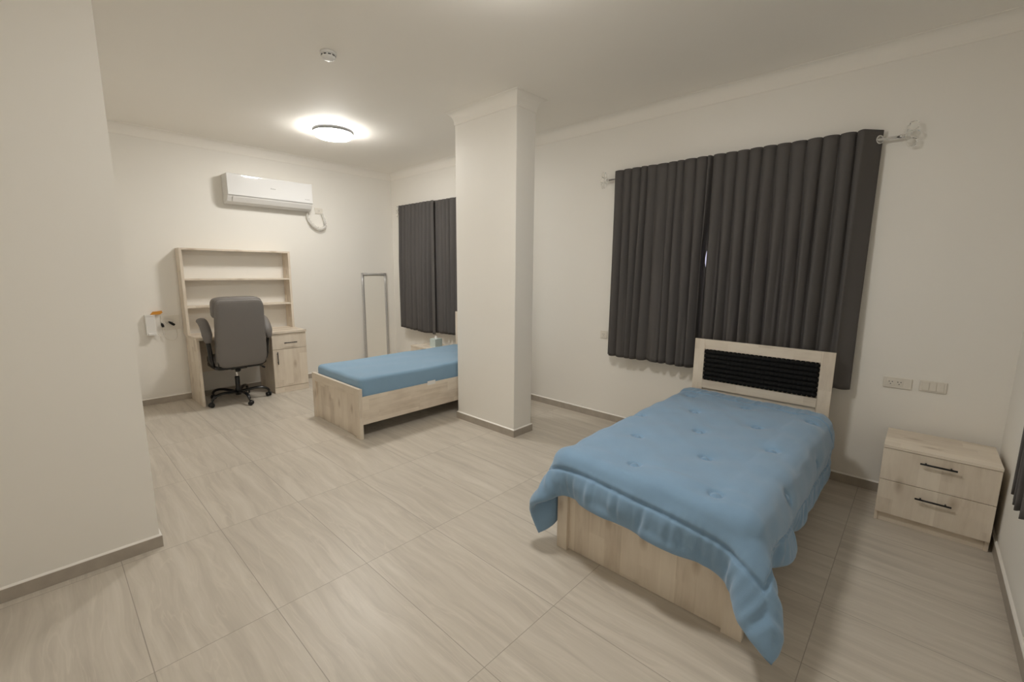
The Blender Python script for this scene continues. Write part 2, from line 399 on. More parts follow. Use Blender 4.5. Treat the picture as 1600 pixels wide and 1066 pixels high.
# ------------------------------------------------------------------ ceiling lamps
def ceiling_lamp(x, y, strength, label):
    t = thing('ceiling_lamp', label, 'ceiling lamp', (x, y, H), 'round ceiling lamps')
    em = emit('lamp_diffuser_glow', LAMP_COLOR, strength); em2 = emit('lamp_halo_glow', LAMP_COLOR, 2.2)
    build('halo_plate', MB().lathe([(0, H - 0.0005), (0.245, H - 0.0005), (0.25, H - 0.005), (0.245, H - 0.009), (0, H - 0.009)], (x, y, 0), 48), em2, t)
    build('trim_ring', MB().lathe([(0.186, H - 0.010), (0.206, H - 0.010), (0.209, H - 0.013), (0.209, H - 0.038), (0.206, H - 0.042), (0.186, H - 0.042), (0.186, H - 0.010)], (x, y, 0), 48), MRING, t)
    pr = [(0, H - 0.043), (0.180, H - 0.043), (0.182, H - 0.046), (0.182, H - 0.068)]
    for k in range(1, 6):
        a = k / 5 * PI / 2; pr.append((0.168 + 0.014 * math.cos(a), H - 0.068 - 0.012 * math.sin(a)))
    pr += [(0.09, H - 0.083), (0, H - 0.084)]
    build('diffuser', MB().lathe(pr, (x, y, 0), 48), em, t)
    return t
ceiling_lamp(1.49, -1.62, LAMP_FAR, 'lit round ceiling lamp with a grey ring, in front of the air conditioner')
ceiling_lamp(4.81, -2.40, LAMP_NEAR, 'lit round ceiling lamp above the bed with the duvet, glow at the top edge')

# smoke detector
t = thing('smoke_detector', 'small white smoke detector on the ceiling, in front of the lit lamp', 'smoke detector', (3.12, -2.42, H))
build('mount', MB().lathe([(0, H - 0.0005), (0.054, H - 0.0005), (0.054, H - 0.014), (0.050, H - 0.016), (0, H - 0.016)], (3.12, -2.42, 0), 32), MPLAST, t)
hd = build('sensor_head', MB().lathe([(0, H - 0.0165), (0.046, H - 0.0165), (0.047, H - 0.030), (0.040, H - 0.044), (0.022, H - 0.050), (0, H - 0.051)], (3.12, -2.42, 0), 32), MPLAST, t)
mb = MB()
for k in range(10):
    a0 = 2 * PI * (k + .18) / 10; a1 = 2 * PI * (k + .82) / 10
    pts = [(3.12 + 0.0472 * math.cos(a), -2.42 + 0.0472 * math.sin(a), H - 0.026) for a in np.linspace(a0, a1, 5)]
    mb.tube(pts, 0.0014, 6, ry=0.0042)
build('sensing_slot', mb, MDARK, hd)

# ------------------------------------------------------------------ air conditioner
y0, y1 = -2.316, -1.325
t = thing('air_conditioner', 'white wall-mounted air conditioner above the desk', 'air conditioner', (0, (y0 + y1) / 2, 2.31))
body = [(0.002, 2.32), (0.085, 2.312), (0.150, 2.335), (0.185, 2.385), (0.192, 2.405), (0.192, 2.640), (0.185, 2.650), (0.002, 2.652)]
o = build('body', MB().prism(body, 'Y', y0, y1), MACM, t)
bv = o.modifiers.new('b', 'BEVEL'); bv.width = 0.004; bv.segments = 2
fp = [(0.1935, 2.4075), (0.206, 2.4045), (0.209, 2.412), (0.205, 2.640), (0.199, 2.652), (0.1935, 2.652)]
o = build('front_panel', MB().prism(fp, 'Y', y0 + 0.002, y1 - 0.002), MACG, t)
bv = o.modifiers.new('b', 'BEVEL'); bv.width = 0.0025; bv.segments = 2
fl = [(0.157, 2.338), (0.161, 2.335), (0.195, 2.384), (0.200, 2.399), (0.195, 2.399), (0.190, 2.386)]
build('air_flap', MB().prism(fl, 'Y', y0 + 0.055, y1 - 0.055), MACM, t)
def text_mesh(name, body_, size, loc, rot, mat, parent, extr=0.0006):
    cu = bpy.data.curves.new(name, 'FONT'); cu.body = body_; cu.size = size; cu.extrude = extr; cu.align_x = 'CENTER'; cu.align_y = 'CENTER'; cu.resolution_u = 2
    tmp = bpy.data.objects.new(name, cu); COL.objects.link(tmp)
    dg = bpy.context.evaluated_depsgraph_get(); me = bpy.data.meshes.new_from_object(tmp.evaluated_get(dg)); bpy.data.objects.remove(tmp)
    me.transform(Matrix.Translation(Vector(loc)) @ rot.to_4x4()); me.transform(Matrix.Translation(-ORIG[parent.name]))
    me.materials.clear(); me.materials.append(mat)
    o = bpy.data.objects.new(name, me); COL.objects.link(o); o.parent = parent; ORIG[o.name] = ORIG[parent.name]; return o
RX = Matrix(((0, 0, 1), (1, 0, 0), (0, 1, 0)))        # text in the YZ plane, facing +X
fpo = [c for c in t.children if c.name.startswith('front_panel')][0]
lg = MB()
for k, (a, h_) in enumerate(((0.000, 0.012), (0.011, 0.007), (0.020, 0.007), (0.029, 0.007), (0.038, 0.007), (0.047, 0.007))):
    lg.box(0.2065, 0.2085, -1.838 + a, -1.838 + a + 0.006, 2.524, 2.524 + h_)
build('logo', lg, MGREY, fpo)
lg = MB().box(0.2075, 0.2095, -1.425, -1.412, 2.448, 2.452).box(0.2075, 0.2095, -1.408, -1.366, 2.447, 2.450)
build('corner_mark', lg, MGREY, fpo)

# socket and bagged cable beside the air conditioner
def plate(name, axis, c, wdt, hgt, label, cat, sockets=0, switches=0, mat=None):
    """axis 'X': plate on the far wall (normal +X); 'Y': plate on the window wall (normal -Y)"""
    mat = mat or MPLATE
    t = thing(name, label, cat, (c[0], c[1], c[2]))
    def bx(mb, a0, a1, d0, d1, b0, b1, bev=0.0):
        if axis == 'X': return mb.box(c[0] + d0, c[0] + d1, c[1] + a0, c[1] + a1, c[2] + b0, c[2] + b1, bev)
        return mb.box(c[0] + a0, c[0] + a1, c[1] - d1, c[1] - d0, c[2] + b0, c[2] + b1, bev)
    build('cover_plate', bx(MB(), -wdt / 2, wdt / 2, 0.0008, 0.009, -hgt / 2, hgt / 2, 0.003), mat, t)
    for k in range(sockets):
        cc = (k - (sockets - 1) / 2) * 0.045 - (0.012 if sockets == 2 else 0)
        s_o = build('socket_face', bx(MB(), cc - .020, cc + .020, 0.0092, 0.0115, -.022, .022, 0.001), mat, t)
        mb = MB()
        for (a, b) in ((-.008, .006), (.008, .006), (0, -.009)): bx(mb, cc + a - .0028, cc + a + .0028, 0.0112, 0.0119, b - .0028, b + .0028)
        build('pin_hole', mb, MDARK, s_o)
    for k in range(switches):
        cc = (k - (switches - 1) / 2) * 0.036
        build('rocker', bx(MB(), cc - .016, cc + .016, 0.0092, 0.0125, -.028, .028, 0.0015), mat, t)
    return t
plate('wall_socket', 'X', (0, -1.165, 2.345), 0.11, 0.08, 'small beige wall socket at the lower right of the air conditioner', 'socket', sockets=1)
rng = np.random.default_rng(3)
loop = [(0.022, -1.325, 2.31), (0.035, -1.345, 2.25), (0.04, -1.31, 2.17), (0.042, -1.25, 2.115), (0.042, -1.18, 2.095), (0.04, -1.115, 2.13), (0.038, -1.115, 2.22), (0.03, -1.14, 2.31)]
def smooth_path(pts, n=8):
    P = [Vector(p) for p in pts]; out = []
    for i in range(len(P) - 1):
        p0, p1, p2, p3 = P[max(i - 1, 0)], P[i], P[i + 1], P[min(i + 2, len(P) - 1)]
        for k in range(n):
            u = k / n; out.append(0.5 * ((2 * p1) + (p2 - p0) * u + (2 * p0 - 5 * p1 + 4 * p2 - p3) * u * u + (3 * p1 - p0 - 3 * p2 + p3) * u ** 3))
    out.append(P[-1]); return out
sp = smooth_path(loop, 6)
t = thing('power_cable', 'white power cable looped in a clear plastic bag, hanging at the air conditioner corner', 'cable', (0.02, -1.23, 2.10))
mb = MB(); mb.tube(sp, 0.006, 8); mb.tube([Vector(p) + Vector((0.006, 0.012, 0.004)) for p in sp], 0.005, 8); build('cord', mb, MPLAST, t)
rad = [0.010 + 0.016 * math.sin(PI * i / (len(sp) - 1)) + 0.004 * rng.random() for i in range(len(sp))]
mb = MB(); mb.tube([Vector(p) + Vector((0.006, 0.004, 0)) for p in sp], rad, 9, ry=[r * 0.8 for r in rad])
for v in mb.bm.verts: v.co += Vector(rng.normal(0, 0.0022, 3).tolist())
o = build('clear_sleeve', mb, MPLASTIC_CLEAR, t)

# ------------------------------------------------------------------ desk with hutch
DY0, DY1, DX, DH, DC = -2.832, -1.660, 0.526, 0.779, -2.070
t = thing('study_desk', 'pale oak desk with open hutch shelves against the far wall', 'desk', (0.26, (DY0 + DY1) / 2, 0))
build('desktop', MB().box(0.012, DX + 0.012, DY0 - 0.004, DY1 + 0.006, DH - 0.026, DH, 0.0015), WY, t)
build('side_panel', MB().box(0.014, DX, DY0, DY0 + 0.026, 0.001, DH - 0.0265, 0.001), WZ, t)
mb = MB()
mb.box(0.014, DX - 0.020, DC, DC + 0.02, 0.001, DH - 0.0265); mb.box(0.014, DX - 0.020, DY1 - 0.02, DY1, 0.001, DH - 0.0265)
mb.box(0.014, DX - 0.020, DC + 0.0205, DY1 - 0.0205, 0.075, 0.095); mb.box(0.014, 0.024, DC + 0.0205, DY1 - 0.0205, 0.0955, DH - 0.0265)
mb.box(0.03, DX - 0.022, DC + 0.0205, DY1 - 0.0205, 0.545, 0.560)
build('cabinet_carcass', mb, WZ, t)
build('plinth', MB().box(DX - 0.0195, DX - 0.003, DC, DY1, 0.001, 0.072, 0.001), WY, t)
d = build('drawer', MB().box(DX - 0.0195, DX, DC + 0.001, DY1 - 0.001, 0.556, DH - 0.030, 0.0012), WZ, t)
def bar_handle(name, p0, p1, out, parent, r=0.0055):
    """bar from p0 to p1 standing off by the vector out"""
    p0, p1, out = Vector(p0), Vector(p1), Vector(out); ax = (p1 - p0).normalized()
    mb = MB(); mb.tube([p0 + out, p1 + out], r, 8)
    for q in (p0 + ax * 0.025, p1 - ax * 0.025): mb.tube([q + out * 0.02, q + out], r * 0.8, 8)
    return build(name, mb, MBLACK, parent)
bar_handle('handle', (DX, -1.935, 0.632), (DX, -1.783, 0.632), (0.026, 0, 0), d)
d = build('door', MB().box(DX - 0.0195, DX, DC + 0.001, DY1 - 0.001, 0.076, 0.552, 0.0012), WZ, t)
bar_handle('handle', (DX, -2.020, 0.37), (DX, -2.020, 0.528), (0.026, 0, 0), d)
build('modesty_panel', MB().box(0.045, 0.063, DY0 + 0.0265, DC - 0.0005, 0.31, DH - 0.0265), WY, t)
HD, HZ = 0.20, 1.768
for a, b in ((DY0 - 0.012, DY0 + 0.014), (DY1 - 0.032, DY1 - 0.006)):
    build('hutch_side', MB().box(0.004, HD, a, b, DH + 0.0005, HZ, 0.001), WZ, t)
for z in (1.424, 1.108):
    build('hutch_shelf', MB().box(0.004, HD - 0.003, DY0 + 0.0145, DY1 - 0.0325, z - 0.018, z, 0.001), WY, t)
build('hutch_top', MB().box(0.004, HD, DY0 + 0.0145, DY1 - 0.0325, HZ - 0.020, HZ, 0.001), WYS, t)

# ------------------------------------------------------------------ desk chair
HX, HY = 0.490, -2.465
t = thing('office_chair', 'grey padded swivel chair with armrests, tucked into the desk', 'office chair', (HX, HY, 0))
def puff(x0, x1, y0, y1, z0, z1, e=0.35, nu=28, nv=18):
    """rounded cushion: superellipsoid filling the box"""
    cx, cy, cz = (x0 + x1) / 2, (y0 + y1) / 2, (z0 + z1) / 2
    P = np.zeros((nu, nv, 3)); sg = lambda v, p: np.sign(v) * abs(v) ** p
    for i in range(nu):
        for j in range(nv):
            a = 2 * PI * i / nu; b = -PI / 2 + PI * j / (nv - 1)
            P[i, j] = (cx + (x1 - x0) / 2 * sg(math.cos(b), e) * sg(math.cos(a), e), cy + (y1 - y0) / 2 * sg(math.cos(b), e) * sg(math.sin(a), e), cz + (z1 - z0) / 2 * sg(math.sin(b), e))
    return P
def lean(P, k, z0): P[..., 0] += (P[..., 2] - z0) * k; return P
build('seat', (lambda m: (m.grid(puff(HX - 0.25, HX + 0.27, HY - 0.25, HY + 0.25, 0.455, 0.555, 0.35), close_u=True), m)[1])(MB()), MCHAIR, t)
build('seat_shell', (lambda m: (m.grid(puff(HX - 0.21, HX + 0.26, HY - 0.255, HY + 0.24, 0.425, 0.475, 0.3), close_u=True), m)[1])(MB()), MBLACKG, t)
P = puff(HX + 0.19, HX + 0.305, HY - 0.250, HY + 0.250, 0.456, 1.212, 0.22, 40, 40)
zz = (P[..., 2] - 0.456) / 0.756
wsc = np.interp(zz, [0, 0.12, 0.5, 0.60, 0.68, 0.78, 0.95, 1.0], [0.95, 0.99, 1.0, 1.0, 0.955, 0.945, 0.945, 0.925])
P[..., 1] = HY + (P[..., 1] - HY) * wsc
bk = build('backrest', (lambda m: (m.grid(lean(P, 0.10, 0.46), close_u=True), m)[1])(MB()), MCHAIR, t)
mb = MB()                                              # dark piping along the lower rear edge
pts = [(HX + 0.27 + (z - 0.46) * 0.1, HY + y, z) for y, z in ((-.236, .60), (-.236, .50), (-.21, .464), (0, .457), (.21, .464), (.236, .50), (.236, .60))]
mb.tube(smooth_path(pts, 5), 0.006, 8); build('piping', mb, MBLACKG, bk)
P = puff(HX + 0.075, HX + 0.245, HY - 0.248, HY + 0.245, 0.985, 1.240, 0.42, 36, 20)
build('headrest', (lambda m: (m.grid(lean(P, 0.10, 0.46), close_u=True), m)[1])(MB()), MCHAIR, t)
for s in (-1, 1):
    ya = HY + s * 0.302
    path = smooth_path([(HX - 0.05, ya, 0.955), (HX + 0.02, ya, 0.968), (HX + 0.09, ya, 0.952), (HX + 0.165, ya, 0.900), (HX + 0.215, ya, 0.830), (HX + 0.235, ya + s * .004, 0.745)], 5)
    n_ = len(path); rr = [0.050 * min(1, (0.25 + 4.0 * min(i, n_ - 1 - i) / n_)) ** 0.6 for i in range(n_)]
    a = build('armrest', MB().tube(path, rr, 16, ry=[r * 0.72 for r in rr]), MCHAIR, t)
    br = smooth_path([(HX + 0.215, ya, 0.77), (HX + 0.20, ya - s * 0.012, 0.66), (HX + 0.17, ya - s * 0.03, 0.50), (HX + 0.08, ya - s * 0.09, 0.440)], 5)
    build('arm_bracket', MB().tube(br, 0.024, 10, ry=0.016), MBLACKG, a)
mb = MB().box(HX - 0.10, HX + 0.12, HY - 0.085, HY + 0.085, 0.395, 0.430, 0.01); mb.tube([(HX + .05, HY + .05, 0.40), (HX + .05, HY + .24, 0.395), (HX + .05, HY + .27, 0.375)], 0.006, 8); mb.tube([(HX + .05, HY + .262, 0.382), (HX + .05, HY + .29, 0.36)], 0.011, 8)
mb.sphere((HX + 0.15, HY - 0.02, 0.398), 0.026)
build('tilt_mechanism', mb, MBLACK, t)
build('gas_lift', MB().lathe([(0, 0.24), (0.0145, 0.24), (0.0145, 0.396), (0, 0.396)], (HX, HY, 0), 20), MCHROME, t)
build('lift_sleeve', MB().lathe([(0, 0.07), (0.030, 0.07), (0.031, 0.14), (0.025, 0.16), (0.025, 0.285), (0.020, 0.292), (0, 0.292)], (HX, HY, 0), 24), MBLACKG, t)
for k in range(5):
    a = math.radians(4 + 72 * k); ca, sa = math.cos(a), math.sin(a)
    leg = [(0.020, 0.105), (0.10, 0.118), (0.19, 0.128), (0.265, 0.118), (0.305, 0.095), (0.318, 0.072)]
    pts = smooth_path([(HX + r * ca, HY + r * sa, z) for r, z in leg], 5); m_ = len(pts)
    lg = build('leg', MB().tube(pts, [0.024 - 0.009 * i / m_ for i in range(m_)], 12, ry=[0.017 - 0.004 * i / m_ for i in range(m_)]), MBLACKG, t)
    cxw, cyw = HX + 0.318 * ca, HY + 0.318 * sa
    mb = MB(); b = a + 0.9 + k * 1.3; ox, oy = math.cos(b), math.sin(b)
    for s in (-1, 1):
        c0 = Vector((cxw - oy * s * 0.008 + ox * 0.012, cyw + ox * s * 0.008 + oy * 0.012, 0.0275)); d0 = Vector((-oy, ox, 0)) * s
        mb.tube([c0, c0 + d0 * 0.003, c0 + d0 * 0.014, c0 + d0 * 0.017], [0.022, 0.0265, 0.0265, 0.021], 18)
    mb.tube([(cxw, cyw, 0.03), (cxw, cyw, 0.074)], 0.008, 8); mb.tube([(cxw + ox * 0.012, cyw + oy * 0.012, 0.052), (cxw, cyw, 0.060)], 0.011, 8)
    build('caster', mb, MBLACKG, lg)

# ------------------------------------------------------------------ mirror by the corner
t = thing('standing_mirror', 'tall narrow silver-framed mirror standing against the far wall by the corner', 'mirror', (0.05, -0.36, 0))
MY0, MY1, MZ = -0.585, -0.155, 1.495
def lx(z): return 0.028 + 0.012 * (1 - z / MZ)         # nearly upright against the wall
mb = MB()
for ya in (MY0 + 0.022, MY1 - 0.022):
    mb.tube([(lx(z), ya, z) for z in np.linspace(0.012, MZ, 8)], 0.021, 12, ry=0.016)
for z in (MZ - 0.022, 0.035): mb.tube([(lx(z), MY0 + 0.012, z), (lx(z), MY1 - 0.012, z)], 0.021, 12, ry=0.016)
for ya in (MY0 + 0.022, MY1 - 0.022):
    for k in range(4):
        z = MZ - 0.005 - k * 0.016; mb.tube([(lx(z), ya, z - .003), (lx(z), ya, z + .003)], 0.0245, 12, ry=0.02)
for k in range(4):
    for ya in (MY0 + 0.05 + k * 0.014, MY1 - 0.05 - k * 0.014): mb.tube([(lx(MZ - .022), ya - .003, MZ - .022), (lx(MZ - .022), ya + .003, MZ - .022)], 0.0245, 12, ry=0.02)
build('frame', mb, MSILVER, t)
mb = MB(); P = np.array([[[lx(z) + 0.002, y, z] for z in (0.05, MZ - 0.04)] for y in (MY0 + 0.035, MY1 - 0.035)]); P2 = P.copy(); P2[..., 0] -= 0.006
V1 = mb.grid(P, smooth=False); V2 = mb.grid(P2, smooth=False)
for a, b, c, d in (((0, 0), (0, 1), 0, 0), ((0, 1), (1, 1), 0, 0), ((1, 1), (1, 0), 0, 0), ((1, 0), (0, 0), 0, 0)):
    mb.bm.faces.new((V1[a[0]][a[1]], V1[b[0]][b[1]], V2[b[0]][b[1]], V2[a[0]][a[1]]))
build('mirror_glass', mb, MMIRROR, t)

# ------------------------------------------------------------------ beds
def bed(x0, x1, yf, yh, fh, label, full_head=True):
    t = thing('single_bed', label, 'bed', ((x0 + x1) / 2, (yf + yh) / 2, 0), 'oak single beds')
    st = 0.082
    fb = build('footboard', MB().box(x0 + 0.003, x1 - 0.003, yf + 0.0225, yf + 0.034, 0.002, fh - 0.003), WZ, t)
    # an L-shaped stile at each end: face strip plus the return that covers the panel's edge
    build('footboard_stile', MB().prism([(x0, yf), (x0 + st * 0.8, yf), (x0 + st * 0.8, yf + 0.022), (x0 + 0.0028, yf + 0.022), (x0 + 0.0028, yf + 0.034), (x0, yf + 0.034)], 'Z', 0.001, fh), WZ, fb)
    build('footboard_stile', MB().prism([(x1 - st, yf), (x1, yf), (x1, yf + 0.034), (x1 - 0.0028, yf + 0.034), (x1 - 0.0028, yf + 0.022), (x1 - st, yf + 0.022)], 'Z', 0.001, fh), WZ, fb)
    build('footboard_rail', MB().box(x0 + st * 0.8 + 0.0005, x1 - st - 0.0005, yf, yf + 0.022, fh - st, fh, 0.0012), WX, fb)
    for xa, xb in ((x0 + 0.004, x0 + 0.024), (x1 - 0.024, x1 - 0.004)):
        build('side_rail', MB().box(xa, xb, yf + 0.0345, yh - 0.0345, 0.135, 0.397, 0.0012), WY, t)
    mb = MB()
    for k in range(12):
        y = yf + 0.12 + k * (yh - yf - 0.26) / 11; mb.box(x0 + 0.0245, x1 - 0.0245, y, y + 0.07, 0.262, 0.280)
    build('slat_base', mb, WX, t)
    build('centre_leg', MB().box((x0 + x1) / 2 - .02, (x0 + x1) / 2 + .02, (yf + yh) / 2 - .02, (yf + yh) / 2 + .02, 0.001, 0.261), WZ, t)
    hz = 0.998
    hbd = build('headboard', MB().box(x0 + 0.003, x1 - 0.003, yh - 0.034, yh - 0.018, 0.002, hz - 0.003), WX, t)
    for xa, xb in ((x0, x0 + st), (x1 - st, x1)): build('headboard_stile', MB().box(xa, xb, yh - 0.0495, yh - 0.0345, 0.001, hz, 0.0012), WZ, hbd)
    build('headboard_rail', MB().box(x0 + st + .0005, x1 - st - .0005, yh - 0.0495, yh - 0.0345, hz - st, hz, 0.0012).box(x0 + st + .0005, x1 - st - .0005, yh - 0.0495, yh - 0.0345, 0.585, 0.655, 0.0012), WX, hbd)
    # ribbed black plush inset with a scalloped rim
    nr, nc = 7, 26; u0, u1, w0, w1 = x0 + st + 0.0005, x1 - st - 0.0005, 0.656, hz - st - 0.001
    nu, nv = nc * 8 + 1, nr * 8 + 1; P = np.zeros((nu, nv, 3))
    for i in range(nu):
        for j in range(nv):
            u, v = i / (nu - 1), j / (nv - 1)
            bu, bvv = abs(math.sin(PI * nc * u)), abs(math.sin(PI * nr * v))
            ed = min(u * (u1 - u0), (1 - u) * (u1 - u0), v * (w1 - w0), (1 - v) * (w1 - w0)); rim = min(1, ed / 0.016)
            hgt = 0.012 + 0.024 * math.sqrt(rim) * (0.35 + 0.65 * bvv ** 0.6) * (0.82 + 0.18 * bu ** 0.5)
            xx = u0 + u * (u1 - u0); zz_ = w0 + v * (w1 - w0)
            fu = max(0, 1 - min(u, 1 - u) * (u1 - u0) / 0.02); fv = max(0, 1 - min(v, 1 - v) * (w1 - w0) / 0.02)
            xx += (1 if u < 0.5 else -1) * 0.012 * fu * (1 - bvv ** 0.5); zz_ += (1 if v < 0.5 else -1) * 0.010 * fv * (1 - bu ** 0.5)
            P[i, j] = (xx, yh - 0.0345 - hgt, zz_)
    mb = MB(); V = mb.grid(P)
    ringv = [V[i][0] for i in range(nu)] + [V[-1][j] for j in range(1, nv)] + [V[i][-1] for i in range(nu - 2, -1, -1)] + [V[0][j] for j in range(nv - 2, 0, -1)]
    low = [mb.bm.verts.new((v.co.x, yh - 0.0348, v.co.z)) for v in ringv]
    for k in range(len(ringv)):
        q = (k + 1) % len(ringv); mb.bm.faces.new((ringv[k], ringv[q], low[q], low[k]))
    pn = build('padded_panel', mb, MTUFT, hbd); pn['label'] = 'ribbed black plush headboard panel'
    return t
YH = -0.165
bed(4.937, 5.908, -2.103, YH, 0.478, 'pale oak bed under the quilted blue duvet, right of the pillar')
bed(1.702, 2.686, -2.093, -0.094, 0.478, 'pale oak bed with a bare blue mattress, partly behind the pillar')

def mattress(x0, x1, y0, y1, z0, z1, label, seed):
    r = 0.05; nu, nv = 96, 15; rg = np.random.default_rng(seed)
    mb = MB(); bm = mb.bm
    nx, ny = 44, 84
    ph = rg.uniform(0, 6.28, 6)
    def top(x, y):
        u, v = (x - x0) / (x1 - x0), (y - y0) / (y1 - y0)
        w_ = 0.004 * math.sin(7 * u + 3 * v + ph[0]) * math.sin(5 * v + ph[1]) + 0.003 * math.sin(16 * u - 11 * v + ph[2]) + 0.0045 * math.exp(-((v - .55 - .25 * u) / .03) ** 2) * math.sin(4 * u + 1) + 0.004 * math.exp(-((v - .42 - .1 * u) / .02) ** 2) * u
        return w_
    # ring-based rounded box
    rings = []
    def loop(inset, z, rc, wob=0.0):
        out = []; a0, a1, b0, b1 = x0 + inset, x1 - inset, y0 + inset, y1 - inset; rc = max(rc - inset * 0.6, 0.012)
        def corner(cx, cy, s): return [(cx + rc * math.cos(s + k * PI / 16), cy + rc * math.sin(s + k * PI / 16)) for k in range(9)]
        pts = corner(a1 - rc, b1 - rc, 0) + [(a1 - rc + (a0 + 2 * rc - a1) * k / 16, b1) for k in range(1, 16)] + corner(a0 + rc, b1 - rc, PI / 2) + [(a0, b1 - rc + (b0 + 2 * rc - b1) * k / 30) for k in range(1, 30)] + corner(a0 + rc, b0 + rc, PI) + [(a0 + rc + (a1 - a0 - 2 * rc) * k / 16, b0) for k in range(1, 16)] + corner(a1 - rc, b0 + rc, 1.5 * PI) + [(a1, b0 + rc + (b1 - b0 - 2 * rc) * k / 30) for k in range(1, 30)]
        return [bm.verts.new((p[0] + wob * math.sin(p[1] * 37 + p[0] * 29), p[1] + wob * math.sin(p[0] * 31), z + top(p[0], p[1]) * (1 if z > z1 - 0.06 else 0.3))) for p in pts]
    rr = 0.034
    spec = [(0.012, z0, 0.05, 0), (0.0, z0 + 0.012, 0.05, .0005), (0.0, z0 + (z1 - z0) * .4, 0.055, .0018), (0.0, z0 + (z1 - z0) * .65, 0.055, .002)]
    for k in range(6):
        a = k / 5 * PI / 2; spec.append((rr * (1 - math.cos(a)), z1 - rr + rr * math.sin(a), 0.055, .001))
    for q in (0.06, 0.1, 0.15, 0.2, 0.26, 0.33, 0.40, 0.45): spec.append((q, z1 + 0.002, 0.055, 0))
    rings = [loop(*s) for s in spec]
    for a, b in zip(rings, rings[1:]):
        for k in range(len(a)): f = bm.faces.new((a[k], a[(k + 1) % len(a)], b[(k + 1) % len(b)], b[k])); f.smooth = True
    bm.faces.new(rings[0][::-1]); bm.faces.new(rings[-1]).smooth = True
    o = solo('mattress', mb, MSHEET, label, 'mattress', ((x0 + x1) / 2, (y0 + y1) / 2, z0)); return o
m1 = mattress(1.730, 2.658, -2.054, -0.152, 0.283, 0.560, 'bare blue mattress on the oak bed behind the pillar', 4)
build('care_label', MB().box(2.6825, 2.6835, -1.335, -1.235, 0.378, 0.418), MPAPER, m1)
mattress(4.965, 5.880, -2.062, -0.222, 0.283, 0.535, 'blue mattress under the quilted duvet', 9)

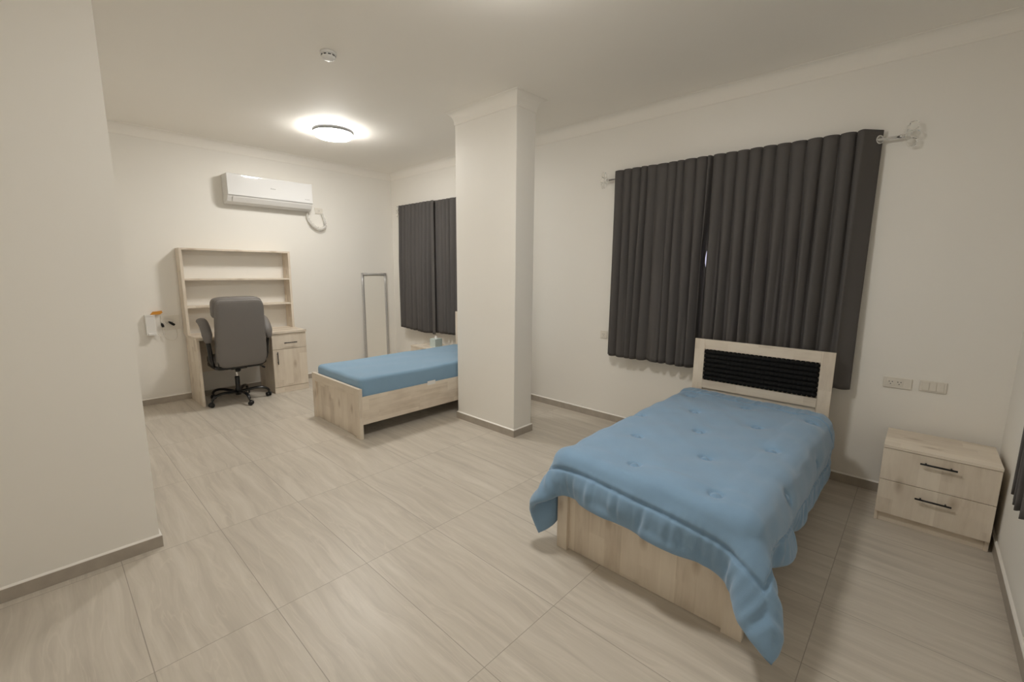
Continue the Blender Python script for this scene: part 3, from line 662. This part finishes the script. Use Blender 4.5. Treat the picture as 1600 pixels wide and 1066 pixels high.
# ------------------------------------------------------------------ duvet: a small cloth simulation, then quilted detail
def duvet():
    W_, L_, h = 1.58, 2.03, 0.03
    nx, ny = int(W_ / h) + 1, int(L_ / h) + 1
    XC, YHD, ROT = DUV['xc'], DUV['yh'], DUV['rot']
    s = np.linspace(-W_ / 2, W_ / 2, nx); tt = np.linspace(0, -L_, ny)
    S, TT = np.meshgrid(s, tt, indexing='ij')
    c, d = math.cos(ROT), math.sin(ROT)
    X = np.stack([XC + c * S - d * TT, YHD + d * S + c * TT, np.full_like(S, 0.60)], -1)
    Vv = np.zeros_like(X); hx, hy = W_ / (nx - 1), L_ / (ny - 1)
    bx = (4.931, 5.914, -2.110, -0.20); ztop = 0.545; rr = 0.05; off = 0.022
    cxb, cyb = (bx[0] + bx[1]) / 2, (bx[2] + bx[3]) / 2; ex, ey = (bx[1] - bx[0]) / 2 - rr, (bx[3] - bx[2]) / 2 - rr
    def solve(a, b, rest, k):
        dl = b - a; ln = np.linalg.norm(dl, axis=-1, keepdims=True) + 1e-9
        cor = 0.5 * k * (ln - rest) / ln * dl; a += cor; b -= cor
    def cons(X, k_s, k_b):
        for p in (0, 1):
            solve(X[p:nx - 1:2], X[p + 1:nx:2], hx, k_s); solve(X[:, p:ny - 1:2], X[:, p + 1:ny:2], hy, k_s)
        dg = math.hypot(hx, hy)
        for p in (0, 1):
            solve(X[p:nx - 1:2, :-1], X[p + 1:nx:2, 1:], dg, 0.35); solve(X[p:nx - 1:2, 1:], X[p + 1:nx:2, :-1], dg, 0.35)
        for st, k in ((3, k_b), (6, k_b * 0.8)):
            for p in range(2 * st):
                if p < st:
                    pass
            for base_ in (0, st):
                ii = np.array([i for i in range(nx - st) if (i % (2 * st)) - base_ in range(st)])
                a, b = X[ii], X[ii + st]; solve(a, b, hx * st, k * KB[ii]); X[ii], X[ii + st] = a, b
                jj = np.array([j for j in range(ny - st) if (j % (2 * st)) - base_ in range(st)])
                a, b = X[:, jj], X[:, jj + st]; solve(a, b, hy * st, k * KB[:, jj]); X[:, jj], X[:, jj + st] = a, b
    def collide(X, Pv):
        px, py, pz = X[..., 0] - cxb, X[..., 1] - cyb, X[..., 2]
        # rounded box reaching from far below up to ztop
        qx, qy, qz = np.abs(px) - ex, np.abs(py) - ey, pz - (ztop - rr)
        o = np.stack([np.maximum(qx, 0), np.maximum(qy, 0), np.maximum(qz, 0)], -1); ol = np.linalg.norm(o, axis=-1)
        ins = np.minimum(np.maximum(np.maximum(qx, qy), qz), 0); sd = ol + ins - rr - off
        m = sd < 0
        n = np.zeros_like(X); so = ol > 1e-7
        n[so] = o[so] / ol[so][:, None]
        mx = (~so); arg = np.argmax(np.stack([qx, qy, qz], -1), -1)
        for k in range(3): n[..., k][mx & (arg == k)] = 1
        n[..., 0] *= np.sign(px); n[..., 1] *= np.sign(py)
        dx = X - Pv; dn = (dx * n).sum(-1, keepdims=True); tan = dx - dn * n
        X[m] += (n * (-sd)[..., None])[m] - 0.45 * tan[m]
        X[..., 1] = np.minimum(X[..., 1], -0.232)
        X[..., 2] = np.maximum(X[..., 2], 0.02)
    KB = np.clip(0.10 + 0.40 * (S - (-W_ / 2 + 0.40)) / 0.20, 0.06, 0.45)[..., None]     # softer on the left drape
    dt = 1 / 60
    for it in range(DUV['steps']):
        Pv = X.copy(); Vv[..., 2] -= 9.8 * dt; X = X + Vv * dt
        for q in range(7): cons(X, 1.0, 1.0); collide(X, Pv)
        Vv = (X - Pv) / dt * 0.965
        if it > DUV['steps'] - 40: Vv *= 0.85
    # upsample x4 with Catmull-Rom
    def up(A, f):
        n = A.shape[0]; u = np.linspace(0, n - 1, (n - 1) * f + 1); i = np.minimum(u.astype(int), n - 2); w_ = (u - i)[:, None, None]
        g = lambda k: A[np.clip(i + k, 0, n - 1)]
        p0, p1, p2, p3 = g(-1), g(0), g(1), g(2)
        return 0.5 * (2 * p1 + (p2 - p0) * w_ + (2 * p0 - 5 * p1 + 4 * p2 - p3) * w_ ** 2 + (3 * p1 - p0 - 3 * p2 + p3) * w_ ** 3)
    f = 4
    Y = up(X, f); Y = up(Y.transpose(1, 0, 2), f).transpose(1, 0, 2)
    mx, my = Y.shape[:2]
    su = np.linspace(-W_ / 2, W_ / 2, mx)[:, None] * np.ones((1, my)); tv = np.linspace(0, L_, my)[None] * np.ones((mx, 1))
    ed = np.minimum(np.minimum(su + W_ / 2, W_ / 2 - su), np.minimum(tv, L_ - tv))
    rim = np.sqrt(np.clip(1 - (1 - np.clip(ed / 0.035, 0, 1)) ** 2, 0, 1))
    hgt = 0.020 * rim
    # stitched border and its puckers
    bd = 0.155
    hgt -= 0.017 * np.exp(-((ed - bd) / 0.0075) ** 2)
    along = np.where(np.minimum(su + W_ / 2, W_ / 2 - su) < np.minimum(tv, L_ - tv), tv, su)
    rg = np.random.default_rng(5)
    puck = sum(a * np.sin(k_ * along + p_) for a, k_, p_ in ((.5, 62, .3), (.6, 97, 1.9), (.45, 141, 4.0), (.5, 33, 2.2)))
    hgt += 0.0068 * puck * np.clip(1 - np.abs(ed - bd * 0.55) / (bd * 0.55), 0, 1)
    hgt += 0.0016 * np.sin(3.0 * puck) * np.exp(-((ed - bd) / 0.03) ** 2)
    # tufts on a diamond lattice
    for k, row in enumerate(np.arange(0.26, L_ - 0.12, 0.358)):
        for q in np.arange(-3, 4):
            cs = q * 0.402 + (0.0 if k % 2 == 0 else -0.201) + DUV['tx']
            if abs(cs) > W_ / 2 - 0.2: continue
            r2 = np.sqrt(((su - cs) / 1.0) ** 2 + ((tv - row) / 0.85) ** 2)
            hgt += -0.014 * np.exp(-(r2 / 0.075) ** 2) - 0.012 * np.exp(-((r2 - 0.027) / 0.008) ** 2) + 0.006 * np.exp(-(r2 / 0.015) ** 2)
    # soft creases
    for a, kx, ky, p_ in ((.0022, 11, 7, .4), (.0018, -9, 19, 2.1), (.0012, 27, 23, 1.0), (.0010, -31, 38, 3.3)):
        hgt += a * np.sin(kx * su + ky * tv + p_ + 1.3 * np.sin(5 * su - 3 * tv))
    g1 = np.gradient(Y, axis=0); g2 = np.gradient(Y, axis=1); nn = np.cross(g1, g2); nn /= np.linalg.norm(nn, axis=-1, keepdims=True) + 1e-9
    if nn[mx // 2, my // 2, 2] < 0: nn = -nn
    Tp = Y + nn * hgt[..., None]; Bt = Y - nn * (0.012 * rim)[..., None]
    A = np.concatenate([Tp.reshape(-1, 3), Bt.reshape(-1, 3)]); nv = mx * my
    idx = np.arange(nv).reshape(mx, my)
    q = np.stack([idx[:-1, :-1], idx[1:, :-1], idx[1:, 1:], idx[:-1, 1:]], -1).reshape(-1, 4)
    faces = [q, q[:, ::-1] + nv]
    for e in (idx[:, 0], idx[:, -1][::-1], idx[0][::-1], idx[-1]):
        faces.append(np.stack([e[:-1], e[:-1] + nv, e[1:] + nv, e[1:]], -1))
    faces = np.concatenate(faces)
    me = bpy.data.meshes.new('duvet'); loc = Vector((5.42, -1.2, 0.55))
    me.from_pydata((A - np.array(loc)).tolist(), [], faces.tolist()); me.materials.append(MDUVET)
    for p in me.polygons: p.use_smooth = True
    bm = bmesh.new(); bm.from_mesh(me); bmesh.ops.recalc_face_normals(bm, faces=bm.faces[:]); bm.to_mesh(me); bm.free()
    o = bpy.data.objects.new('duvet', me); COL.objects.link(o); o.location = loc
    tag(o, 'tufted sky-blue duvet draped over the oak bed, one corner hanging to the floor', 'duvet')
DUV = dict(xc=5.50, yh=-0.262, rot=-0.06, steps=300, tx=-0.07)
duvet()

# ------------------------------------------------------------------ nightstands
def nightstand(x0, x1, y0, y1, h, label):
    t = thing('nightstand', label, 'nightstand', ((x0 + x1) / 2, (y0 + y1) / 2, 0), 'oak nightstands')
    build('top_board', MB().box(x0, x1, y0 - 0.004, y1, h - 0.018, h, 0.001), WX, t)
    mb = MB(); mb.box(x0, x0 + .018, y0 + .018, y1, 0.001, h - .0185); mb.box(x1 - .018, x1, y0 + .018, y1, 0.001, h - .0185)
    mb.box(x0 + .0185, x1 - .0185, y0 + .018, y1, 0.062, 0.078); mb.box(x0 + .0185, x1 - .0185, y1 - .01, y1, 0.0785, h - .0185)
    build('carcass', mb, WZ, t)
    build('plinth', MB().box(x0 + .0185, x1 - .0185, y0 + 0.026, y0 + .042, 0.001, 0.0615), WX, t)
    zm = 0.281; xm = (x0 + x1) / 2
    for z0, z1, hz in ((0.064, zm - 0.0015, 0.217), (zm + 0.0015, h - 0.0205, 0.438)):
        d = build('drawer', MB().box(x0 + .001, x1 - .001, y0, y0 + .0175, z0, z1, 0.0012), WZ, d_parent := t)
        bar_handle('handle', (xm - 0.079, y0, hz), (xm + 0.079, y0, hz), (0, -0.026, 0), d)
nightstand(6.233, 6.736, -0.488, -0.075, 0.505, 'pale oak two-drawer nightstand in the right corner below the switches')
nightstand(1.120, 1.600, -0.470, -0.075, 0.505, 'pale oak nightstand mostly hidden behind the bare blue mattress')
bx_, by_ = 1.475, -0.30
t = thing('tissue_box', 'pale teal tissue box on the nightstand behind the bare mattress', 'tissue box', (bx_, by_, 0.506))
build('carton', MB().box(bx_ - .06, bx_ + .06, by_ - .06, by_ + .06, 0.506, 0.620, 0.002), MTEAL, t)
mb = MB(); P = np.zeros((13, 5, 3))
for i in range(13):
    for j in range(5):
        a = 2 * PI * i / 12; r = 0.03 - 0.004 * j + 0.008 * math.sin(3 * a + j); P[i, j] = (bx_ + r * math.cos(a) * 0.9, by_ + r * math.sin(a) * 0.5, 0.6205 + j * 0.008)
mb.grid(P); build('tissue', mb, MPAPER, t)

# ------------------------------------------------------------------ curtains
def curtain(axis, a0, a1, yb, zb, zt, label, nf, seed, flat_end=None, widths=None, amp=0.036, group=None, bottom_slope=0.0, back=False, lean_=0.0, hole=None, gap=None, behind=None):
    """panel hanging along the axis from a0 to a1; yb = mean distance plane (room side is negative)"""
    rg = np.random.default_rng(seed); wv = rg.uniform(0.75, 1.3, nf)
    if widths is not None: wv = np.array(widths)
    edges = np.concatenate([[0], np.cumsum(wv)]) / wv.sum(); per = 18
    lows = np.linspace(0, 1, 46)
    if hole: lows = np.unique(np.concatenate([lows, (zt - np.arange(hole[2] - 0.03, hole[2] + 0.031, 0.006)) / (zt - zb)]))
    nz = len(lows)
    us = np.concatenate([np.linspace(k, k + 1, per, endpoint=False) for k in range(nf)] + [[nf]])
    ph = rg.uniform(0, 6.28, (nf + 1, 4)); fs = rg.uniform(0.72, 1.2, nf + 1); P = np.zeros((len(us), nz, 3)); dr = rg.uniform(-1, 1, nf + 2)
    for i, u in enumerate(us):
        k = min(int(u), nf - 1); fr = u - k
        for j in range(nz):
            v = 1 - lows[j]                                   # v = 1 top, 0 bottom
            low = 1 - v
            shift = 0.35 * low ** 1.3 * (dr[k] * (1 - fr) + dr[k + 1] * fr) + 0.10 * math.sin(2.6 * low + ph[k][0]) * low
            if gap: shift *= max(0.0, min(1.0, nf - 1 - u))
            uu = u + (shift if 0.5 < u < nf - 0.5 else shift * min(u, nf - u) * 2)
            kk = min(max(uu, 0), nf); k2 = min(int(kk), nf - 1); f2 = kk - k2
            x = a0 + (a1 - a0) * (np.interp(u, np.arange(nf + 1), edges)); x += lean_ * low * (a1 - a0) * 0
            fp_ = min(f2 / 0.5, 1.0) if (gap and k2 == nf - 1) else f2
            sh = abs(math.sin(PI * fp_)); pw = 0.42 + 0.85 * min(1, low * 1.3)
            a_ = amp * (0.70 + 0.42 * min(1, low * 2.2)) * (fs[k2] * (1 - f2) + fs[min(k2 + 1, nf)] * f2)
            y = yb + amp * 0.75 - a_ * 1.60 * sh ** pw + 0.004 * math.sin(9 * u + 5 * low + ph[k][1]) * low
            y = max(y, yb - 0.056)
            if behind and x > behind[0]: y = max(y, behind[1])
            if gap and k2 == nf - 1 and f2 > 0.5: y = yb + amp * 0.75 + gap[4] * min(1, (f2 - 0.5) / 0.15)
            if flat_end is not None and u > nf - 1:             # last stretch turns in towards the wall round the eyelet
                g = u - (nf - 1); fy = yb - 0.030
                y = (yb + amp * 0.75) + (fy - yb - amp * 0.75) * math.sin(PI / 2 * g / 0.3) ** 0.6 if g < 0.3 else fy + (g - 0.3) / 0.7 * (0.108 - 0.03 * low)
            x += 0.012 * math.cos(2 * PI * f2) * low * (0.0 if u in (0, nf) else 1)
            if gap and gap[0] == 'end': 
                g = math.exp(-((v - gap[1]) / gap[2]) ** 2) * max(0, 1 - (nf - u) / 0.7) ** 0.5; x -= gap[3] * g
            z = zt + (zb - zt) * low - bottom_slope * (u / nf) * low + 0.006 * math.sin(2 * PI * f2) * (low > 0.97)
            P[i, j] = (x, y, z) if axis == 'X' else (yb_to_x(y), x, z)
    mb = MB(); mb.grid(P)
    if hole:                                               # the rod passes through here
        hv = Vector(hole); bmesh.ops.delete(mb.bm, geom=[f for f in mb.bm.faces if (f.calc_center_median() - hv).length < 0.0195], context='FACES')
    o = build('curtain', mb, MCURT)
    sd = o.modifiers.new('thickness', 'SOLIDIFY'); sd.thickness = 0.0022; sd.offset = 0
    loc = Vector(((a0 + a1) / 2, yb, zt)) if axis == 'X' else Vector((yb_to_x(yb), (a0 + a1) / 2, zt))
    o.data.transform(Matrix.Translation(-loc)); o.location = loc; ORIG[o.name] = loc
    tag(o, label, 'curtain', group)
    return o
def yb_to_x(y): return XR + y

def eyelet(c, nrm, parent):
    c, nrm = Vector(c), Vector(nrm).normalized(); a = nrm.cross(Vector((0, 0, 1))).normalized(); b = Vector((0, 0, 1))
    mb = MB(); n = 28; R, r = 0.0225, 0.0065; P = np.zeros((n, 9, 3))
    for i in range(n):
        t_ = 2 * PI * i / n; d = a * math.cos(t_) + b * math.sin(t_)
        for j in range(9):
            q = 2 * PI * j / 8; P[i, j] = c + d * (R + r * math.cos(q)) + nrm * (r * 0.6 * math.sin(q))
    mb.grid(P, close_u=True); return build('eyelet', mb, MCHROME, parent)

def rod(axis, a0, a1, y, z, label, f0=True, f1=True):
    P = (lambda a, d=0, e=0: (a, y + d, z + e)) if axis == 'X' else (lambda a, d=0, e=0: (yb_to_x(y + d), a, z + e))
    t = thing('curtain_rod', label, 'curtain rod', P((a0 + a1) / 2), 'chrome curtain rods')
    build('pole', MB().tube([P(a0), P(a1)], 0.0085, 14), MCHROME, t)
    for a in (a0 + 0.16, a1 - 0.16): build('bracket', MB().tube([P(a, 0.0085), P(a, -y - 0.0085)], 0.007, 10).tube([P(a, -y - 0.008), P(a, -y - 0.001)], 0.022, 16), MCHROME, t)
    for on, a, s in ((f0, a0, -1), (f1, a1, 1)):
        if not on: continue
        fo = build('finial', MB().tube([P(a + s * 0.0002), P(a + s * 0.012), P(a + s * 0.03)], [0.011, 0.013, 0.008], 14), MCHROME, t)
        mb = MB()
        for (da, dz, L_, w_) in ((0.062, 0.052, 0.042, 0.030), (0.062, -0.042, 0.040, 0.030), (0.080, 0.004, 0.030, 0.022), (0.042, -0.012, 0.020, 0.016), (0.045, 0.022, 0.020, 0.016)):
            c = Vector(P(a + s * da, 0, dz)); ax = Vector(P(a + s * da, 0, dz)) - Vector(P(a + s * 0.02))
            ax.normalize(); pp = [c - ax * L_ * 0.85, c - ax * L_ * 0.3, c + ax * L_ * 0.25, c + ax * L_ * 0.62, c + ax * L_ * 0.8]
            mb.tube(pp, [w_ * 0.25, w_ * 0.8, w_, w_ * 0.6, w_ * 0.2], 7, ry=[w_ * q for q in (0.18, 0.45, 0.55, 0.36, 0.12)], up=Vector((0, 1, 0)) if axis == 'X' else Vector((1, 0, 0)))
        o = build('crystal', mb, MCRYSTAL, fo)
        for p in o.data.polygons: p.use_smooth = False
    return t
YC = -0.114; ZT = 2.486
rod('X', 3.945, 6.075, -0.052, 2.425, 'curtain rod with crystal finials above the oak bed with the duvet')
c = curtain('X', 4.030, 4.956, YC, 0.722, ZT, 'dark grey curtain left of the gap, above the duvet bed', 11, 21, amp=0.036, bottom_slope=0.0, gap=("end", 0.53, 0.085, 0.044, 0.019), group='charcoal curtains of the near window')
c = curtain('X', 4.932, 5.992, YC, 0.728, ZT, 'dark grey curtain right of the gap, above the duvet bed', 11, 33, flat_end=True, hole=(5.978, -0.0525, 2.425), widths=[1, .95, .95, 1, 1, 1, 1.05, 1, 1.05, 1, 1.45], amp=0.036, group='charcoal curtains of the near window')
eyelet((5.978, -0.0525, 2.425), (0.72, -0.69, 0), c)
rod('X', 0.30, 2.12, -0.052, 2.425, 'curtain rod above the bare mattress bed, mostly behind the pillar')
curtain('X', 0.365, 1.240, YC, 0.675, ZT + 0.01, 'dark grey curtain by the room corner, left of the seam', 9, 45, amp=0.038, widths=[.8, 1, 1.2, .9, 1, 1.1, .95, 1, 2.15], gap=('end', 0.5, 0.1, 0.0, -0.040), bottom_slope=0.04, group='charcoal curtains of the far window')
curtain('X', 1.150, 2.040, -0.082, 0.655, ZT + 0.01, 'dark grey curtain beside the pillar, right of the seam', 9, 51, amp=0.026, behind=(1.67, -0.107), bottom_slope=-0.02, group='charcoal curtains of the far window')
rod('Y', -2.10, -1.22, -0.050, 2.425, 'chrome curtain rod on the right wall carrying the curtain at the right edge')
curtain('Y', -1.615, -1.290, -0.086, 0.660, ZT, 'dark grey curtain on the right wall, at the right edge', 5, 61, amp=0.020, group='charcoal curtains of the right window')

# ------------------------------------------------------------------ sockets and small things on the walls
plate('wall_socket', 'Y', (6.243, 0, 0.808), 0.150, 0.074, 'white double wall socket above the nightstand, next to the curtain', 'socket', sockets=2)
plate('light_switch', 'Y', (6.421, 0, 0.812), 0.132, 0.074, 'white three-rocker switch plate above the nightstand, by the corner', 'switch', switches=3)
plate('wall_socket', 'Y', (3.925, 0, 0.901), 0.080, 0.078, 'small white wall socket by the left edge of the near curtain', 'socket', sockets=1)
plate('wall_socket', 'X', (0, -2.957, 0.925), 0.175, 0.165, 'large beige socket panel on the wall left of the desk', 'socket', sockets=2)
t = thing('wall_dispenser', 'white box on the wall left of the desk, cables beside it', 'wall box', (0, -3.142, 0.91))
build('casing', MB().box(0.001, 0.060, -3.185, -3.100, 0.800, 1.012, 0.004), MPLAST, t)
build('lid', MB().box(0.001, 0.064, -3.187, -3.098, 1.0125, 1.026, 0.002), MPLAST, t)
build('lip', MB().box(0.0605, 0.082, -3.172, -3.100, 0.800, 0.824, 0.002), MPLAST, t)
solo('orange_tag', MB().prism([(-3.135, 1.0265), (-3.050, 1.0265), (-3.024, 1.044), (-3.030, 1.066), (-3.110, 1.058)], 'X', 0.018, 0.040), MORANGE, 'small orange tag on top of the white wall box', 'tag', (0.03, -3.067, 1.027))
def plug(p, ang, ln, label):
    ax = Vector((0.12, math.cos(ang), math.sin(ang))).normalized(); p = Vector(p)
    t = thing('power_plug', label, 'plug', p)
    build('plug_body', MB().tube([p, p + ax * 0.006, p + ax * ln * 0.7, p + ax * ln], [0.010, 0.014, 0.013, 0.006], 10), MBLACK, t)
    return t
plug((0.026, -2.925, 0.895), 2.45, 0.070, 'longer black plug on the beige socket panel left of the desk')
plug((0.026, -3.030, 0.880), 1.85, 0.048, 'shorter black plug next to the white wall box')
cb = smooth_path([(0.022, -3.028, 0.872), (0.03, -3.035, 0.80), (0.03, -3.010, 0.745), (0.03, -2.955, 0.722), (0.026, -2.915, 0.745), (0.02, -2.905, 0.80), (0.018, -2.915, 0.86)], 6)
cb2 = smooth_path([(0.03, -3.097, 0.83), (0.035, -3.06, 0.775), (0.035, -3.02, 0.79), (0.03, -3.015, 0.87), (0.028, -3.045, 0.95), (0.02, -3.0, 0.985), (0.02, -2.93, 0.96)], 6)
solo('charging_cable', MB().tube(cb, 0.0032, 8).tube(cb2, 0.0028, 8), MPLATE, 'thin pale cable dangling below the beige socket panel', 'cable', (0.02, -2.97, 0.72))
